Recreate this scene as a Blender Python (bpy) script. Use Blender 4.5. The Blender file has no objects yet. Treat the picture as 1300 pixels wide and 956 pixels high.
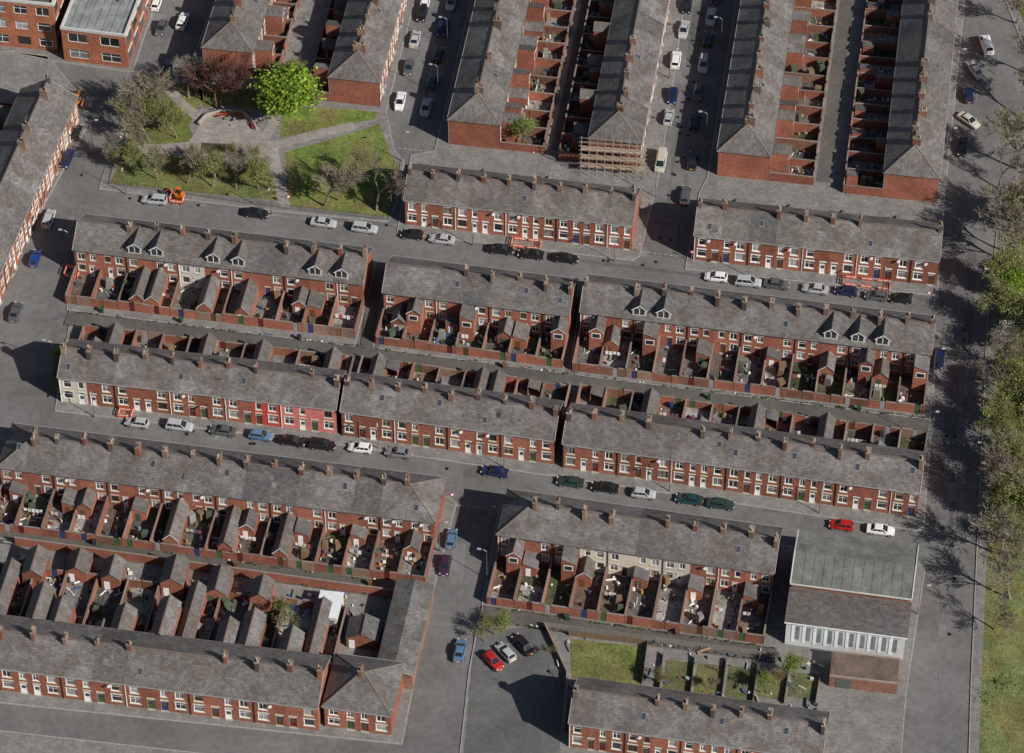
import bpy, math, random
from mathutils import Vector, Matrix
R=random.Random(7)
# ---------------------------------------------------------------- survey
F=4500.0; DEP=math.radians(47); DIST=590.0
CAM=Vector((0,-DIST*math.cos(DEP),DIST*math.sin(DEP)))
FW=Vector((0,math.cos(DEP),-math.sin(DEP))); UP=Vector((0,math.sin(DEP),math.cos(DEP)))
def P(u,v,z=0.0):
    """aerial survey plate coordinate -> ground position in metres (flat town, height z)"""
    d=FW+Vector((1,0,0))*((u-650)/F)-UP*((v-478)/F)
    t=(z-CAM.z)/d.z
    return CAM+d*t
def upx(u,v,v2): return u+(1644-u)*(v-v2)/(v+4324.0)
# ---------------------------------------------------------------- materials
MATS={}
def mat(name,rough=0.9,var=((1.5,.25),(.2,.15)),pattern=None,col=None,spec=0.3,metal=0,coat=0,bump=0,transl=0,hue=None):
    m=bpy.data.materials.new(name); m.use_nodes=True; nt=m.node_tree; N=nt.nodes; L=nt.links
    b=N['Principled BSDF']; b.inputs['Roughness'].default_value=rough
    b.inputs['Specular IOR Level'].default_value=spec; b.inputs['Metallic'].default_value=metal
    if coat: b.inputs['Coat Weight'].default_value=coat; b.inputs['Coat Roughness'].default_value=.08
    if col is None:
        a=N.new('ShaderNodeAttribute'); a.attribute_name='col'; out=a.outputs['Color']
    else:
        a=N.new('ShaderNodeRGB'); a.outputs[0].default_value=(*col,1); out=a.outputs[0]
    g=N.new('ShaderNodeNewGeometry')
    if hue:
        n=N.new('ShaderNodeTexNoise'); n.inputs['Scale'].default_value=hue[0]; n.inputs['Detail'].default_value=4
        L.new(g.outputs['Position'],n.inputs['Vector'])
        mr=N.new('ShaderNodeMapRange'); mr.inputs[1].default_value=.38; mr.inputs[2].default_value=.62; L.new(n.outputs['Fac'],mr.inputs[0])
        mx=N.new('ShaderNodeMix'); mx.data_type='RGBA'; L.new(mr.outputs[0],mx.inputs[0]); L.new(out,mx.inputs[6]); mx.inputs[7].default_value=(*hue[1],1)
        out=mx.outputs[2]
    for sc,am in var:
        n=N.new('ShaderNodeTexNoise'); n.inputs['Scale'].default_value=sc; n.inputs['Detail'].default_value=2.5; n.inputs['Roughness'].default_value=.65
        L.new(g.outputs['Position'],n.inputs['Vector'])
        mr=N.new('ShaderNodeMapRange'); mr.inputs[1].default_value=.3; mr.inputs[2].default_value=.7
        mr.inputs[3].default_value=1-am; mr.inputs[4].default_value=1+am; L.new(n.outputs['Fac'],mr.inputs[0])
        s=N.new('ShaderNodeVectorMath'); s.operation='SCALE'; L.new(out,s.inputs[0]); L.new(mr.outputs[0],s.inputs['Scale']); out=s.outputs[0]
    if pattern:
        kind,bw,bh,am=pattern
        tc=N.new('ShaderNodeTexCoord'); vec=tc.outputs['Object']
        if kind=='wall':
            sx=N.new('ShaderNodeSeparateXYZ'); L.new(vec,sx.inputs[0]); ad=N.new('ShaderNodeMath'); L.new(sx.outputs[0],ad.inputs[0]); L.new(sx.outputs[1],ad.inputs[1])
            cb=N.new('ShaderNodeCombineXYZ'); L.new(ad.outputs[0],cb.inputs[0]); L.new(sx.outputs[2],cb.inputs[1]); vec=cb.outputs[0]
        br=N.new('ShaderNodeTexBrick'); L.new(vec,br.inputs['Vector']); br.inputs['Scale'].default_value=1
        br.inputs['Brick Width'].default_value=bw; br.inputs['Row Height'].default_value=bh; br.inputs['Mortar Size'].default_value=bh*.07
        br.inputs['Color1'].default_value=(1-am,1-am,1-am,1); br.inputs['Color2'].default_value=(1+am,1+am,1+am,1)
        k=1-am*1.3; br.inputs['Mortar'].default_value=(k,k,k,1)
        s=N.new('ShaderNodeVectorMath'); s.operation='MULTIPLY'; L.new(out,s.inputs[0]); L.new(br.outputs['Color'],s.inputs[1]); out=s.outputs[0]
    L.new(out,b.inputs['Base Color'])
    if bump:
        n=N.new('ShaderNodeTexNoise'); n.inputs['Scale'].default_value=3; n.inputs['Detail'].default_value=3; L.new(g.outputs['Position'],n.inputs['Vector'])
        bp=N.new('ShaderNodeBump'); bp.inputs['Distance'].default_value=bump; bp.inputs['Strength'].default_value=.6
        L.new(n.outputs['Fac'],bp.inputs['Height']); L.new(bp.outputs[0],b.inputs['Normal'])
    if transl:
        t=N.new('ShaderNodeBsdfTranslucent'); L.new(out,t.inputs[0]); ms=N.new('ShaderNodeMixShader'); ms.inputs[0].default_value=transl
        L.new(b.outputs[0],ms.inputs[1]); L.new(t.outputs[0],ms.inputs[2]); L.new(ms.outputs[0],N['Material Output'].inputs[0])
    MATS[name]=m; return m
mat('brick',.92,((2.5,.25),(.25,.2)),('wall',.45,.15,.10))
mat('slate',.6,((1.1,.15),(.16,.16),(5,.24)),('roof',.6,.36,.22),spec=.35,bump=.05,hue=(.3,(.128,.110,.098)))
mat('paint',.6,((1.2,.10),))
mat('stone',.85,((2,.18),))
mat('glass',.08,((.6,.3),),spec=.8)
mat('asphalt',.93,((.10,.20),(.9,.14),(6,.16)),bump=.02)
mat('paving',.93,((.3,.18),(2,.18)),('roof',.9,.6,.10))
mat('yard',.95,((.5,.35),(3,.45)),bump=.05)
mat('grass',1,((.25,.30),(2.2,.35),(9,.25)),hue=(.16,(.17,.155,.06)),bump=.15,spec=.1)
mat('soil',1,((.4,.3),(3,.35)),bump=.08,spec=.1)
mat('bark',.95,((3,.3),),spec=.1)
mat('leaf',.8,((.5,.25),),transl=.35,spec=.2)
mat('plastic',.5,((1,.08),))
mat('metal',.45,((1,.1),),metal=.6)
mat('felt',.9,((.4,.3),(3,.18)),bump=.02)
mat('corr',.6,((.6,.1),(3,.06)),('wall',.5,30,.12))
mat('tyre',.9,(),col=(.015,.015,.015)); mat('carglass',.05,(),col=(.015,.02,.025),spec=.9)
mat('carpaint',.28,((2,.03),),spec=.5,coat=.6)
SL=(.163,.151,.145); BR=(.285,.107,.070); CR=(.62,.57,.48); WH=(.84,.84,.82)
def vary(c,a,rr=R):
    k=1+rr.uniform(-a,a); return tuple(max(0,x*k*(1+rr.uniform(-a,a)*.07)) for x in c)
# ---------------------------------------------------------------- mesh builder
class MB:
    def __init__(s): s.v=[];s.f=[];s.m=[];s.c=[]
    def face(s,pts,m,c):
        i=len(s.v); s.v+= [tuple(p) for p in pts]; s.f.append(tuple(range(i,i+len(pts)))); s.m.append(m); s.c.append(c)
    def box(s,x0,x1,y0,y1,z0,z1,m,c,tm=None,tc=None):
        a=[(x0,y0),(x1,y0),(x1,y1),(x0,y1)]
        for k in range(4):
            p,q=a[k],a[(k+1)%4]; s.face([(p[0],p[1],z0),(q[0],q[1],z0),(q[0],q[1],z1),(p[0],p[1],z1)],m,c)
        s.face([(p[0],p[1],z1) for p in a],tm or m,tc or c); s.face([(p[0],p[1],z0) for p in a[::-1]],m,c)
    def beam(s,p,q,w,m,c,n=4,w2=None):
        p=Vector(p);q=Vector(q);d=(q-p)
        if d.length<1e-5:return
        d.normalize(); a=d.cross(Vector((0,0,1)));
        if a.length<.05:a=d.cross(Vector((1,0,0)))
        a.normalize(); b=d.cross(a); w2=w if w2 is None else w2
        r0=[];r1=[]
        for k in range(n):
            t=2*math.pi*(k+.5)/n; o=a*math.cos(t)+b*math.sin(t); r0.append(p+o*w);r1.append(q+o*w2)
        i=len(s.v); s.v+=[tuple(x) for x in r0+r1]
        for k in range(n):
            j=(k+1)%n; s.f.append((i+k,i+j,i+n+j,i+n+k)); s.m.append(m); s.c.append(c)
        if n>3 or w>.05:
            s.f.append(tuple(i+n+k for k in range(n))); s.m.append(m); s.c.append(c)
    def mesh(s,name):
        me=bpy.data.meshes.new(name); me.from_pydata(s.v,[],s.f); keys=sorted(set(s.m))
        for k in keys: me.materials.append(MATS[k])
        ix={k:i for i,k in enumerate(keys)}
        me.polygons.foreach_set('material_index',[ix[k] for k in s.m])
        at=me.attributes.new('col','FLOAT_COLOR','FACE'); fl=[]
        for c in s.c: fl+=[c[0],c[1],c[2],1.0]
        at.data.foreach_set('color',fl); me.update(); return me
    def build(s,name,parent=None,M=None):
        if not s.f: return None
        ob=bpy.data.objects.new(name,s.mesh(name)); bpy.context.collection.objects.link(ob)
        if parent: ob.parent=parent
        if M is not None: ob.matrix_world=M
        return ob
def inst(name,me,loc,rot=0,sc=1):
    ob=bpy.data.objects.new(name,me); bpy.context.collection.objects.link(ob); ob.location=loc; ob.rotation_euler=(0,0,rot)
    ob.scale=(sc,sc,sc) if not isinstance(sc,tuple) else sc; return ob
def frame(p0,p1):
    a=P(*p0);b=P(*p1);d=b-a; return a,math.atan2(d.y,d.x),d.length
# ---------------------------------------------------------------- sheets
def slab(name,pts,z,m,c,kerb=None,z0=0.0,parent=None):
    mb=MB(); w=[P(*p) for p in pts]
    mb.face([(p.x,p.y,z) for p in w],m,c)
    if kerb:
        n=len(w)
        for i in range(n):
            a,b=w[i],w[(i+1)%n]; mb.face([(a.x,a.y,z0),(b.x,b.y,z0),(b.x,b.y,z),(a.x,a.y,z)],'stone',kerb)
        for i in range(n):
            a,b=w[i],w[(i+1)%n]; mb.beam((a.x,a.y,z-.07),(b.x,b.y,z-.07),.13,'stone',kerb)
    return mb.build(name,parent)
def ribbon(mb,pts,width,z,m,c,closed=False):
    w=[P(*p) for p in pts]; n=len(w); l=[];r=[]
    for i,p in enumerate(w):
        d=(w[min(i+1,n-1)]-w[max(i-1,0)]).normalized(); o=Vector((-d.y,d.x,0))*width/2; l.append(p+o);r.append(p-o)
    for i in range(n-1): mb.face([(q.x,q.y,z) for q in (l[i],l[i+1],r[i+1],r[i])],m,c)
mb=MB(); mb.face([(-3000,-1500,-.02),(3000,-1500,-.02),(3000,3000,-.02),(-3000,3000,-.02)],'soil',(.10,.10,.07)); mb.build('ground')
ROADC=(.155,.149,.147)
mb=MB(); a=[P(-500,-420),P(1330,-420),P(1330,1300),P(-500,1300)]; mb.face([(p.x,p.y,0) for p in a],'asphalt',ROADC); road=mb.build('road')
mb=MB()
def stpatch(p0,p1,n,width,rr):
    o,ang,L=frame(p0,p1); M=Matrix.Rotation(ang,4,'Z')
    for i in range(n):
        x=rr.uniform(0,L); y=rr.uniform(-width/2,width/2); l=rr.choice([1,2,4,12,25])*rr.uniform(.6,1.2); w=rr.choice([.5,.7,1.4,2.2]); 
        if l<3: w=rr.uniform(.8,1.8)
        x1=min(L,x+l); q=[M@Vector(t)+o for t in ((x,y,0),(x1,y,0),(x1,y+w,0),(x,y+w,0))]
        mb.face([(t.x,t.y,.004+.0006*i) for t in q],'asphalt',vary(ROADC,.28,rr))
rr=random.Random(3)
stpatch((130,245),(1190,378),34,4.5,rr); stpatch((60,527),(1200,672),34,4.5,rr); stpatch((585,860),(605,645),8,4,rr)
stpatch((848,310),(890,0),14,5,rr); stpatch((530,180),(578,0),10,5,rr); stpatch((1195,860),(1222,300),24,6,rr); stpatch((40,480),(110,260),12,6,rr); stpatch((130,170),(215,20),10,6,rr)
for k in range(60):
    s=rr.choice([((130,245),(1190,378)),((60,527),(1200,672)),((1195,860),(1222,300)),((848,310),(890,0))]); t=rr.random()
    p=P(s[0][0]+(s[1][0]-s[0][0])*t,s[0][1]+(s[1][1]-s[0][1])*t); p.x+=rr.uniform(-1.5,1.5); p.y+=rr.uniform(-1.5,1.5)
    mb.face([(p.x+.33*math.cos(q*math.pi/4),p.y+.33*math.sin(q*math.pi/4),.035) for q in range(8)],'metal',(.04,.04,.04))
mb.build('repair_patches',road)
mb=MB()
def dashes(p0,p1,dash,gap,w,z=.045,c=.36):
    o,ang,L=frame(p0,p1); cc,s=math.cos(ang),math.sin(ang); x=0
    while x<L:
        q=[(x,-w/2),(min(L,x+dash),-w/2),(min(L,x+dash),w/2),(x,w/2)]
        mb.face([(o.x+cc*a-s*b,o.y+s*a+cc*b,z) for a,b in q],'paint',(c,c,c*.96)); x+=dash+gap
for a,b in [((815,320),(864,326)),((577,641),(624,647)),((505,188),(550,193)),((1182,392),(1189,376)),((1182,690),(1174,672))]:
    dashes(a,b,.6,.35,.16)
dashes((1192,866),(1206,640),2,4,.10,c=.25); dashes((1206,640),(1217,400),2,4,.10,c=.25); dashes((1217,400),(1240,120),2,4,.10,c=.25)
mb.build('painted_lines',road)
PV=(.205,.196,.187); KB=(.31,.30,.285)
slab('pavement',[(240,88),(upx(250,88,-80),-80),(upx(490,140,-80),-80),(490,142),(500,190),(513,205),(503,262),(492,282),(365,270),(126,240),(150,165),(172,98)],.12,'paving',PV,KB)
slab('pavement',[(504,296),(802,331),(812,325),(838,215),(upx(828,215,-90),-90),(upx(552,190,-90),-90),(552,192),(522,198)],.12,'paving',PV,KB)
slab('pavement',[(870,342),(1190,376),(1198,262),(upx(1200,262,-90),-90),(upx(898,225,-90),-90),(898,226),(888,245)],.12,'paving',PV,KB)
slab('pavement',[(100,290),(478,333),(450,440),(85,394)],.12,'paving',PV,KB)
slab('pavement',[(490,345),(733,372),(714,474),(474,442)],.12,'paving',PV,KB)
slab('pavement',[(740,370),(1193,424),(1180,533),(722,475)],.12,'paving',PV,KB)
slab('pavement',[(88,415),(440,458),(715,492),(1182,551),(1172,672),(1162,674),(703,605),(428,565),(70,522)],.12,'paving',PV,KB)
slab('pavement',[(-120,541),(10,558),(572,632),(579,640),(548,757),(-120,668)],.12,'paving',PV,KB)
slab('pavement',[(634,643),(1168,717),(1174,724),(1150,880),(1138,1030),(576,1030),(596,850),(612,770)],.12,'paving',PV,KB)
slab('pavement',[(-120,672),(546,759),(510,945),(-120,880)],.12,'paving',PV,KB)
slab('pavement',[(112,158),(100,120),(60,72),(-120,48),(-120,560),(-75,500)],.12,'paving',PV,KB)
slab('pavement',[(-120,40),(70,78),(168,92),(upx(168,92,-90),-90),(-120,-90)],.12,'paving',PV,KB)
slab('pavement',[(1268,-20),(1304,70),(1340,110),(1500,110),(1500,-90),(1262,-90)],.12,'paving',PV,KB)
slab('grass_verge',[(1280,-20),(1312,60),(1360,100),(1500,100),(1500,-90),(1276,-90)],.13,'grass',(.10,.10,.04))
slab('pavement',[(-120,915),(505,985),(500,1100),(-120,1100)],.12,'paving',PV,KB)
mb=MB()
for pts,w in [([(84,404),(445,448),(720,484),(1178,541)],3.6),([(-120,668),(0,680),(545,757)],3.4),([(612,779),(985,833)],3.2),([(470,440),(482,340)],3.2),
    ([(707,192),(upx(707,192,-90),-90)],2.2),([(1045,232),(upx(1045,232,-90),-90)],2.6),([(727,474),(737,370)],1.4)]:
    ribbon(mb,pts,w,.135,'asphalt',(.105,.097,.086))
mb.build('back_alley')
slab('grass_verge',[(1300,228),(1272,240),(1254,400),(1243,640),(1233,866),(1226,1100),(1700,1100),(1700,100),(1340,110)],.13,'grass',(.145,.17,.065),KB)
mb=MB(); ribbon(mb,[(1281,235),(1262,400),(1250,640),(1240,866),(1232,1090)],1.4,.136,'paving',(.2,.19,.18)); mb.build('footpath')
mb=MB(); rr=random.Random(40)
for k in range(700):
    a,b,off=rr.choice([((84,404),(445,448),1.7),((445,448),(1178,541),1.7),((445,448),(1178,541),1.7),((0,680),(545,757),1.6),((612,779),(985,833),1.5)])
    t=rr.random(); p=P(a[0]+(b[0]-a[0])*t,a[1]+(b[1]-a[1])*t); p.y+=rr.choice([-1,1])*off*rr.uniform(.75,1.0); s=rr.uniform(.1,.4)
    if rr.random()<.7:
        c=vary((.09,.12,.04),.4,rr)
        for j in range(6):
            q=Vector((p.x+rr.gauss(0,s),p.y+rr.gauss(0,s*.5),.15+rr.uniform(0,s*.6))); e=rr.uniform(.06,.16); mb.face([q+Vector((-e,0,0)),q+Vector((0,-e,.03)),q+Vector((e,0,.05)),q+Vector((0,e,.02))],'leaf',c)
    else: mb.box(p.x,p.x+s*.8,p.y,p.y+s*.6,.137,.137+s*.5,'plastic',vary(rr.choice([(.7,.7,.68),(.05,.05,.05),(.3,.25,.18),(.1,.15,.3)]),.2,rr))
mb.build('alley_weeds_and_litter')
# ---------------------------------------------------------------- terrace rows
def opening(W,x0,x1,z0,z1,y,ny,kind,bc,rr,sur=CR):
    i=-ny; yr=y+i*.13; yf=y+i*.07
    for q in ([(x0,z0),(x1,z0)],[(x1,z0),(x1,z1)],[(x1,z1),(x0,z1)],[(x0,z1),(x0,z0)]):
        a,b=q; W['walls'].face([(a[0],y,a[1]),(b[0],y,b[1]),(b[0],yr,b[1]),(a[0],yr,a[1])],'paint',sur)
    wd=W['windows']
    def bar(a,b,c,d,col=WH): wd.face([(a,yf,c),(b,yf,c),(b,yf,d),(a,yf,d)],'paint',col)
    if kind=='w':
        g=rr.choice([.02,.03,.05,.18,.35]); wd.face([(x0,yr,z0),(x1,yr,z0),(x1,yr,z1),(x0,yr,z1)],'glass',(g,g,g*1.05))
        t=.12; fc=WH if rr.random()<.85 else rr.choice([(.12,.06,.03),(.5,.45,.3)])
        bar(x0,x1,z0,z0+t,fc);bar(x0,x1,z1-t,z1,fc);bar(x0,x0+t,z0+t,z1-t,fc);bar(x1-t,x1,z0+t,z1-t,fc)
        xm=(x0+x1)/2 
        if rr.random()<.6: bar(xm-.05,xm+.05,z0+t,z1-t,fc)
        if rr.random()<.7: zz=z0+(z1-z0)*.66; bar(x0+t,x1-t,zz-.05,zz+.05,fc)
    else:
        dc=rr.choice([WH,WH,WH,(.05,.10,.04),(.12,.02,.02),(.03,.04,.15),(.1,.05,.02)]); zt=z0+2.1
        W['doors'].face([(x0,yf,z0),(x1,yf,z0),(x1,yf,zt),(x0,yf,zt)],'paint',dc)
        W['doors'].box(x0+.2,x1-.2,min(yf,yf+ny*.03),max(yf,yf+ny*.03),z0+1.1,z0+1.8,'glass',(.06,.06,.07))
        if z1>zt: wd.face([(x0,yr,zt),(x1,yr,zt),(x1,yr,z1),(x0,yr,z1)],'glass',(.05,.05,.06)); bar(x0,x1,zt,zt+.08)
        W['walls'].box(x0-.1,x1+.1,min(y,y+ny*.3),max(y,y+ny*.3),0,z0,'stone',(.35,.33,.3))
    ya,yb=sorted((y+ny*.002,y+ny*.08))
    W['trim'].box(x0-.12,x1+.12,ya,yb,z1,z1+.24,'stone',sur)
    if kind=='w': W['trim'].box(x0-.12,x1+.12,ya,yb,z0-.16,z0,'stone',sur)
def wallgrid(W,x0,x1,z0,z1,y,ny,ops,col,m,rr,sur=CR):
    xs=sorted({x0,x1,*[o[0] for o in ops],*[o[1] for o in ops]}); zs=sorted({z0,z1,*[o[2] for o in ops],*[o[3] for o in ops]})
    for i in range(len(xs)-1):
        for j in range(len(zs)-1):
            cx=(xs[i]+xs[i+1])/2; cz=(zs[j]+zs[j+1])/2
            if any(o[0]<cx<o[1] and o[2]<cz<o[3] for o in ops): continue
            W['walls'].face([(xs[i],y,zs[j]),(xs[i+1],y,zs[j]),(xs[i+1],y,zs[j+1]),(xs[i],y,zs[j+1])],m,col)
    for o in ops: opening(W,*o[:4],y,ny,o[4],col,rr,sur)
def outr(W,xa,xb,y,s,dep,he,rise,kind,bc,rc,rr):
    ye=y+s*dep; o=.12
    w=W['rear_extensions']
    if kind=='gable':
        xm=(xa+xb)/2; hr=he+rise
        for x in (xa,xb): w.face([(x,y,0),(x,ye,0),(x,ye,he),(x,y,he)],'brick',bc)
        w.face([(xa,ye,0),(xb,ye,0),(xb,ye,he),(xm,ye,hr),(xa,ye,he)],'brick',bc)
        k=rise/(xm-xa)
        for x,sg in ((xa,-1),(xb,1)):
            W['roof'].face([(x+sg*o,y,he-k*o+.06),(x+sg*o,ye+s*o,he-k*o+.06),(xm,ye+s*o,hr+.06),(xm,y,hr+.06)],'slate',rc)
            W['roof'].face([(x+sg*o,ye+s*o,he-k*o+.06),(xm,ye+s*o,hr+.06),(xm,ye+s*o,hr-.1),(x+sg*o,ye+s*o,he-k*o-.1)],'paint',rr.choice([WH,(.1,.08,.07)]))
        W['ridge_tiles'].beam((xm,y,hr+.08),(xm,ye+s*o,hr+.08),.12,'stone',vary((.17,.13,.11),.2,rr))
    else:
        h2=he+rise
        w.face([(xa,y,0),(xa,ye,0),(xa,ye,h2),(xa,y,h2)],'brick',bc); w.face([(xb,y,0),(xb,ye,0),(xb,ye,he),(xb,y,he)],'brick',bc)
        w.face([(xa,ye,0),(xb,ye,0),(xb,ye,he),(xa,ye,h2)],'brick',bc)
        k=rise/(xb-xa)
        W['roof'].face([(xa,y,h2+.06),(xa,ye+s*o,h2+.06),(xb+o,ye+s*o,he-k*o+.06),(xb+o,y,he-k*o+.06)],rr.choice(['slate','slate','felt']),rc)
    if he>3.5: W['windows'].box(xa+.4,xb-.4,min(ye,ye+s*.04),max(ye,ye+s*.04),3.4,4.6,'paint',WH); W['windows'].box(xa+.55,xb-.55,min(ye,ye+s*.06),max(ye,ye+s*.06),3.55,4.45,'glass',(.04,.04,.05))
    elif xb-xa>1.9: W['windows'].box(xa+.5,xa+1.3,min(ye,ye+s*.04),max(ye,ye+s*.04),.2,2.0,'paint',rr.choice([WH,(.05,.1,.06),(.15,.07,.03)]))
def dormer(W,xc,he,t,rr,w=2.3):
    y0=.35; zb=he+y0*t; zt=zb+1.6; zr=zt+.95; xa,xb=xc-w/2,xc+w/2; ye=(zt-he)/t; yr=(zr-he)/t
    d=W['dormers']
    d.face([(xa,y0,zb),(xb,y0,zb),(xb,y0,zt),(xc,y0,zr),(xa,y0,zt)],'paint',(.6,.6,.58))
    for x in (xa,xb): d.face([(x,y0,zb),(x,y0,zt),(x,ye,zt)],'felt',(.10,.10,.10))
    o=.2
    for x,sg in ((xa,-1),(xb,1)):
        zz=zt-.19; d.face([(x+sg*o,y0-.25,zz+.05),(xc,y0-.25,zr+.05),(xc,yr,zr+.05),(x+sg*o,(zz-he)/t,zz+.05)],'slate',vary((.12,.118,.12),.1,rr))
        d.face([(x+sg*o,y0-.25,zz+.05),(xc,y0-.25,zr+.05),(xc,y0-.25,zr-.14),(x+sg*o,y0-.25,zz-.14)],'paint',WH)
    d.box(xa+.3,xb-.3,y0-.04,y0-.002,zb+.3,zt+.05,'glass',(.04,.045,.05))
    d.box(xc-.06,xc+.06,y0-.07,y0-.042,zb+.3,zt+.05,'paint',WH)
YARDC=[(.12,.115,.105),(.08,.078,.075),(.17,.16,.14),(.11,.085,.07),(.06,.07,.035),(.15,.10,.08),(.28,.27,.25),(.10,.10,.09),(.2,.19,.18)]
BITS=[(.75,.75,.72),(.65,.65,.62),(.7,.68,.6),(.8,.8,.8),(.05,.1,.25),(.3,.05,.03),(.02,.02,.02),(.25,.18,.1),(.06,.11,.05),(.35,.3,.2),(.4,.22,.08),(.12,.12,.12),(.05,.05,.05),(.3,.3,.3),(.45,.43,.4)]
BINS=[]
def yard(W,n,w,y,s,yd,rr,clutter=8,M=None,bc=BR,wallh=1.95):
    yw=W['YW']; ys=W['YS']; yc=W['YC']
    ye=y+s*yd
    for i in range(n):
        a=i*w; b=a+w; c=vary(rr.choice(YARDC),.2,rr)
        ys.face([(a,y,.15),(b,y,.15),(b,ye,.15),(a,ye,.15)],'yard',c)
        if rr.random()<.5: 
            q=rr.uniform(.3,.8); ys.face([(a+.3,y+s*yd*q,.158),(b-.3,y+s*yd*q,.158),(b-.3,ye-s*.3,.158),(a+.3,ye-s*.3,.158)],'yard',vary(rr.choice(YARDC),.2,rr))
        gx=a+rr.uniform(.3,w-1.4)
        col=vary(rr.choice([bc,bc,bc,(.20,.10,.07),(.25,.16,.12)]),.22,rr); h=wallh+rr.uniform(-.15,.25)
        ya,yb=sorted((ye,ye-s*.22))
        for xa,xb in ((a+.11,gx),(gx+.9,b-.11)):
            if xb-xa<.1: continue
            yw.box(xa,xb,ya,yb,0,h,'brick',col); yw.box(xa,xb,ya-.03,yb+.03,h,h+.07,'stone',vary((.22,.175,.15),.25,rr))
        yw.box(gx+.03,gx+.87,ya+.06,yb-.06,.15,h-.1,'paint',rr.choice([(.05,.12,.05),(.2,.1,.05),(.1,.05,.03),(.03,.05,.15),(.3,.3,.3),(.12,.02,.02)]))
        for k in range(rr.randint(clutter//2,int(clutter*1.8))):
            x=rr.uniform(a+.3,b-.6); yy=y+s*rr.uniform(.4,yd-.5); q=rr.random()
            lx,ly,lz=(rr.uniform(.1,.55),rr.uniform(.1,.55),rr.uniform(.1,.8)) if q<.7 else (rr.uniform(.08,.2),rr.uniform(.8,2.2),rr.uniform(.05,.3))
            if rr.random()<.04: lx,ly,lz=1.3,1.1,1.9
            an=rr.uniform(0,3.1); ca,sa=math.cos(an),math.sin(an); cc=vary(rr.choice(BITS),.2,rr)
            if lz==1.9: cc=rr.choice([(.2,.13,.08),(.08,.10,.07),(.25,.24,.22)])
            tp=rr.uniform(.6,1); base=[(-lx/2,-ly/2),(lx/2,-ly/2),(lx/2,ly/2),(-lx/2,ly/2)]
            B=[(x+ca*p-sa*q2,yy+sa*p+ca*q2,.15) for p,q2 in base]; T=[(x+(ca*p-sa*q2)*tp,yy+(sa*p+ca*q2)*tp,.15+lz) for p,q2 in base]
            if min(abs(t[1]-ye) for t in B)<.3 : continue
            for k2 in range(4): yc.face([B[k2],B[(k2+1)%4],T[(k2+1)%4],T[k2]],'plastic',cc)
            yc.face(T,'plastic',cc)
        if rr.random()<.3:
            yl=y+s*yd*.55
            for x in (a+.3,b-.3): yc.beam((x,yl,.15),(x,yl,2.1),.03,'metal',(.4,.4,.4))
            for q in range(rr.randint(2,5)): x=a+.5+q*.65; yc.box(x,min(b-.4,x+.5),yl-.02,yl+.02,1.1+rr.uniform(0,.4),2.05,'plastic',rr.choice([WH,(.4,.1,.1),(.1,.15,.3),(.6,.55,.4),WH]))
        for k in range(rr.choice([0,1,1,2])):
            BINS.append((M@Vector((gx+(-.55 if k==0 else 1.5),ye-s*.7,.15)),rr.randint(0,3)))
    for i in range(n+1):
        x=min(max(i*w,.11),n*w-.11); col=vary(rr.choice([bc,bc,(.18,.09,.06)]),.25,rr); h=wallh+rr.uniform(-.2,.4); ya,yb=sorted((y+s*.02,ye))
        yw.box(x-.11,x+.11,ya,yb,0,h,'brick',col); yw.box(x-.14,x+.14,ya,yb,h,h+.08,'stone',vary((.22,.175,.15),.25,rr))
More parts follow.
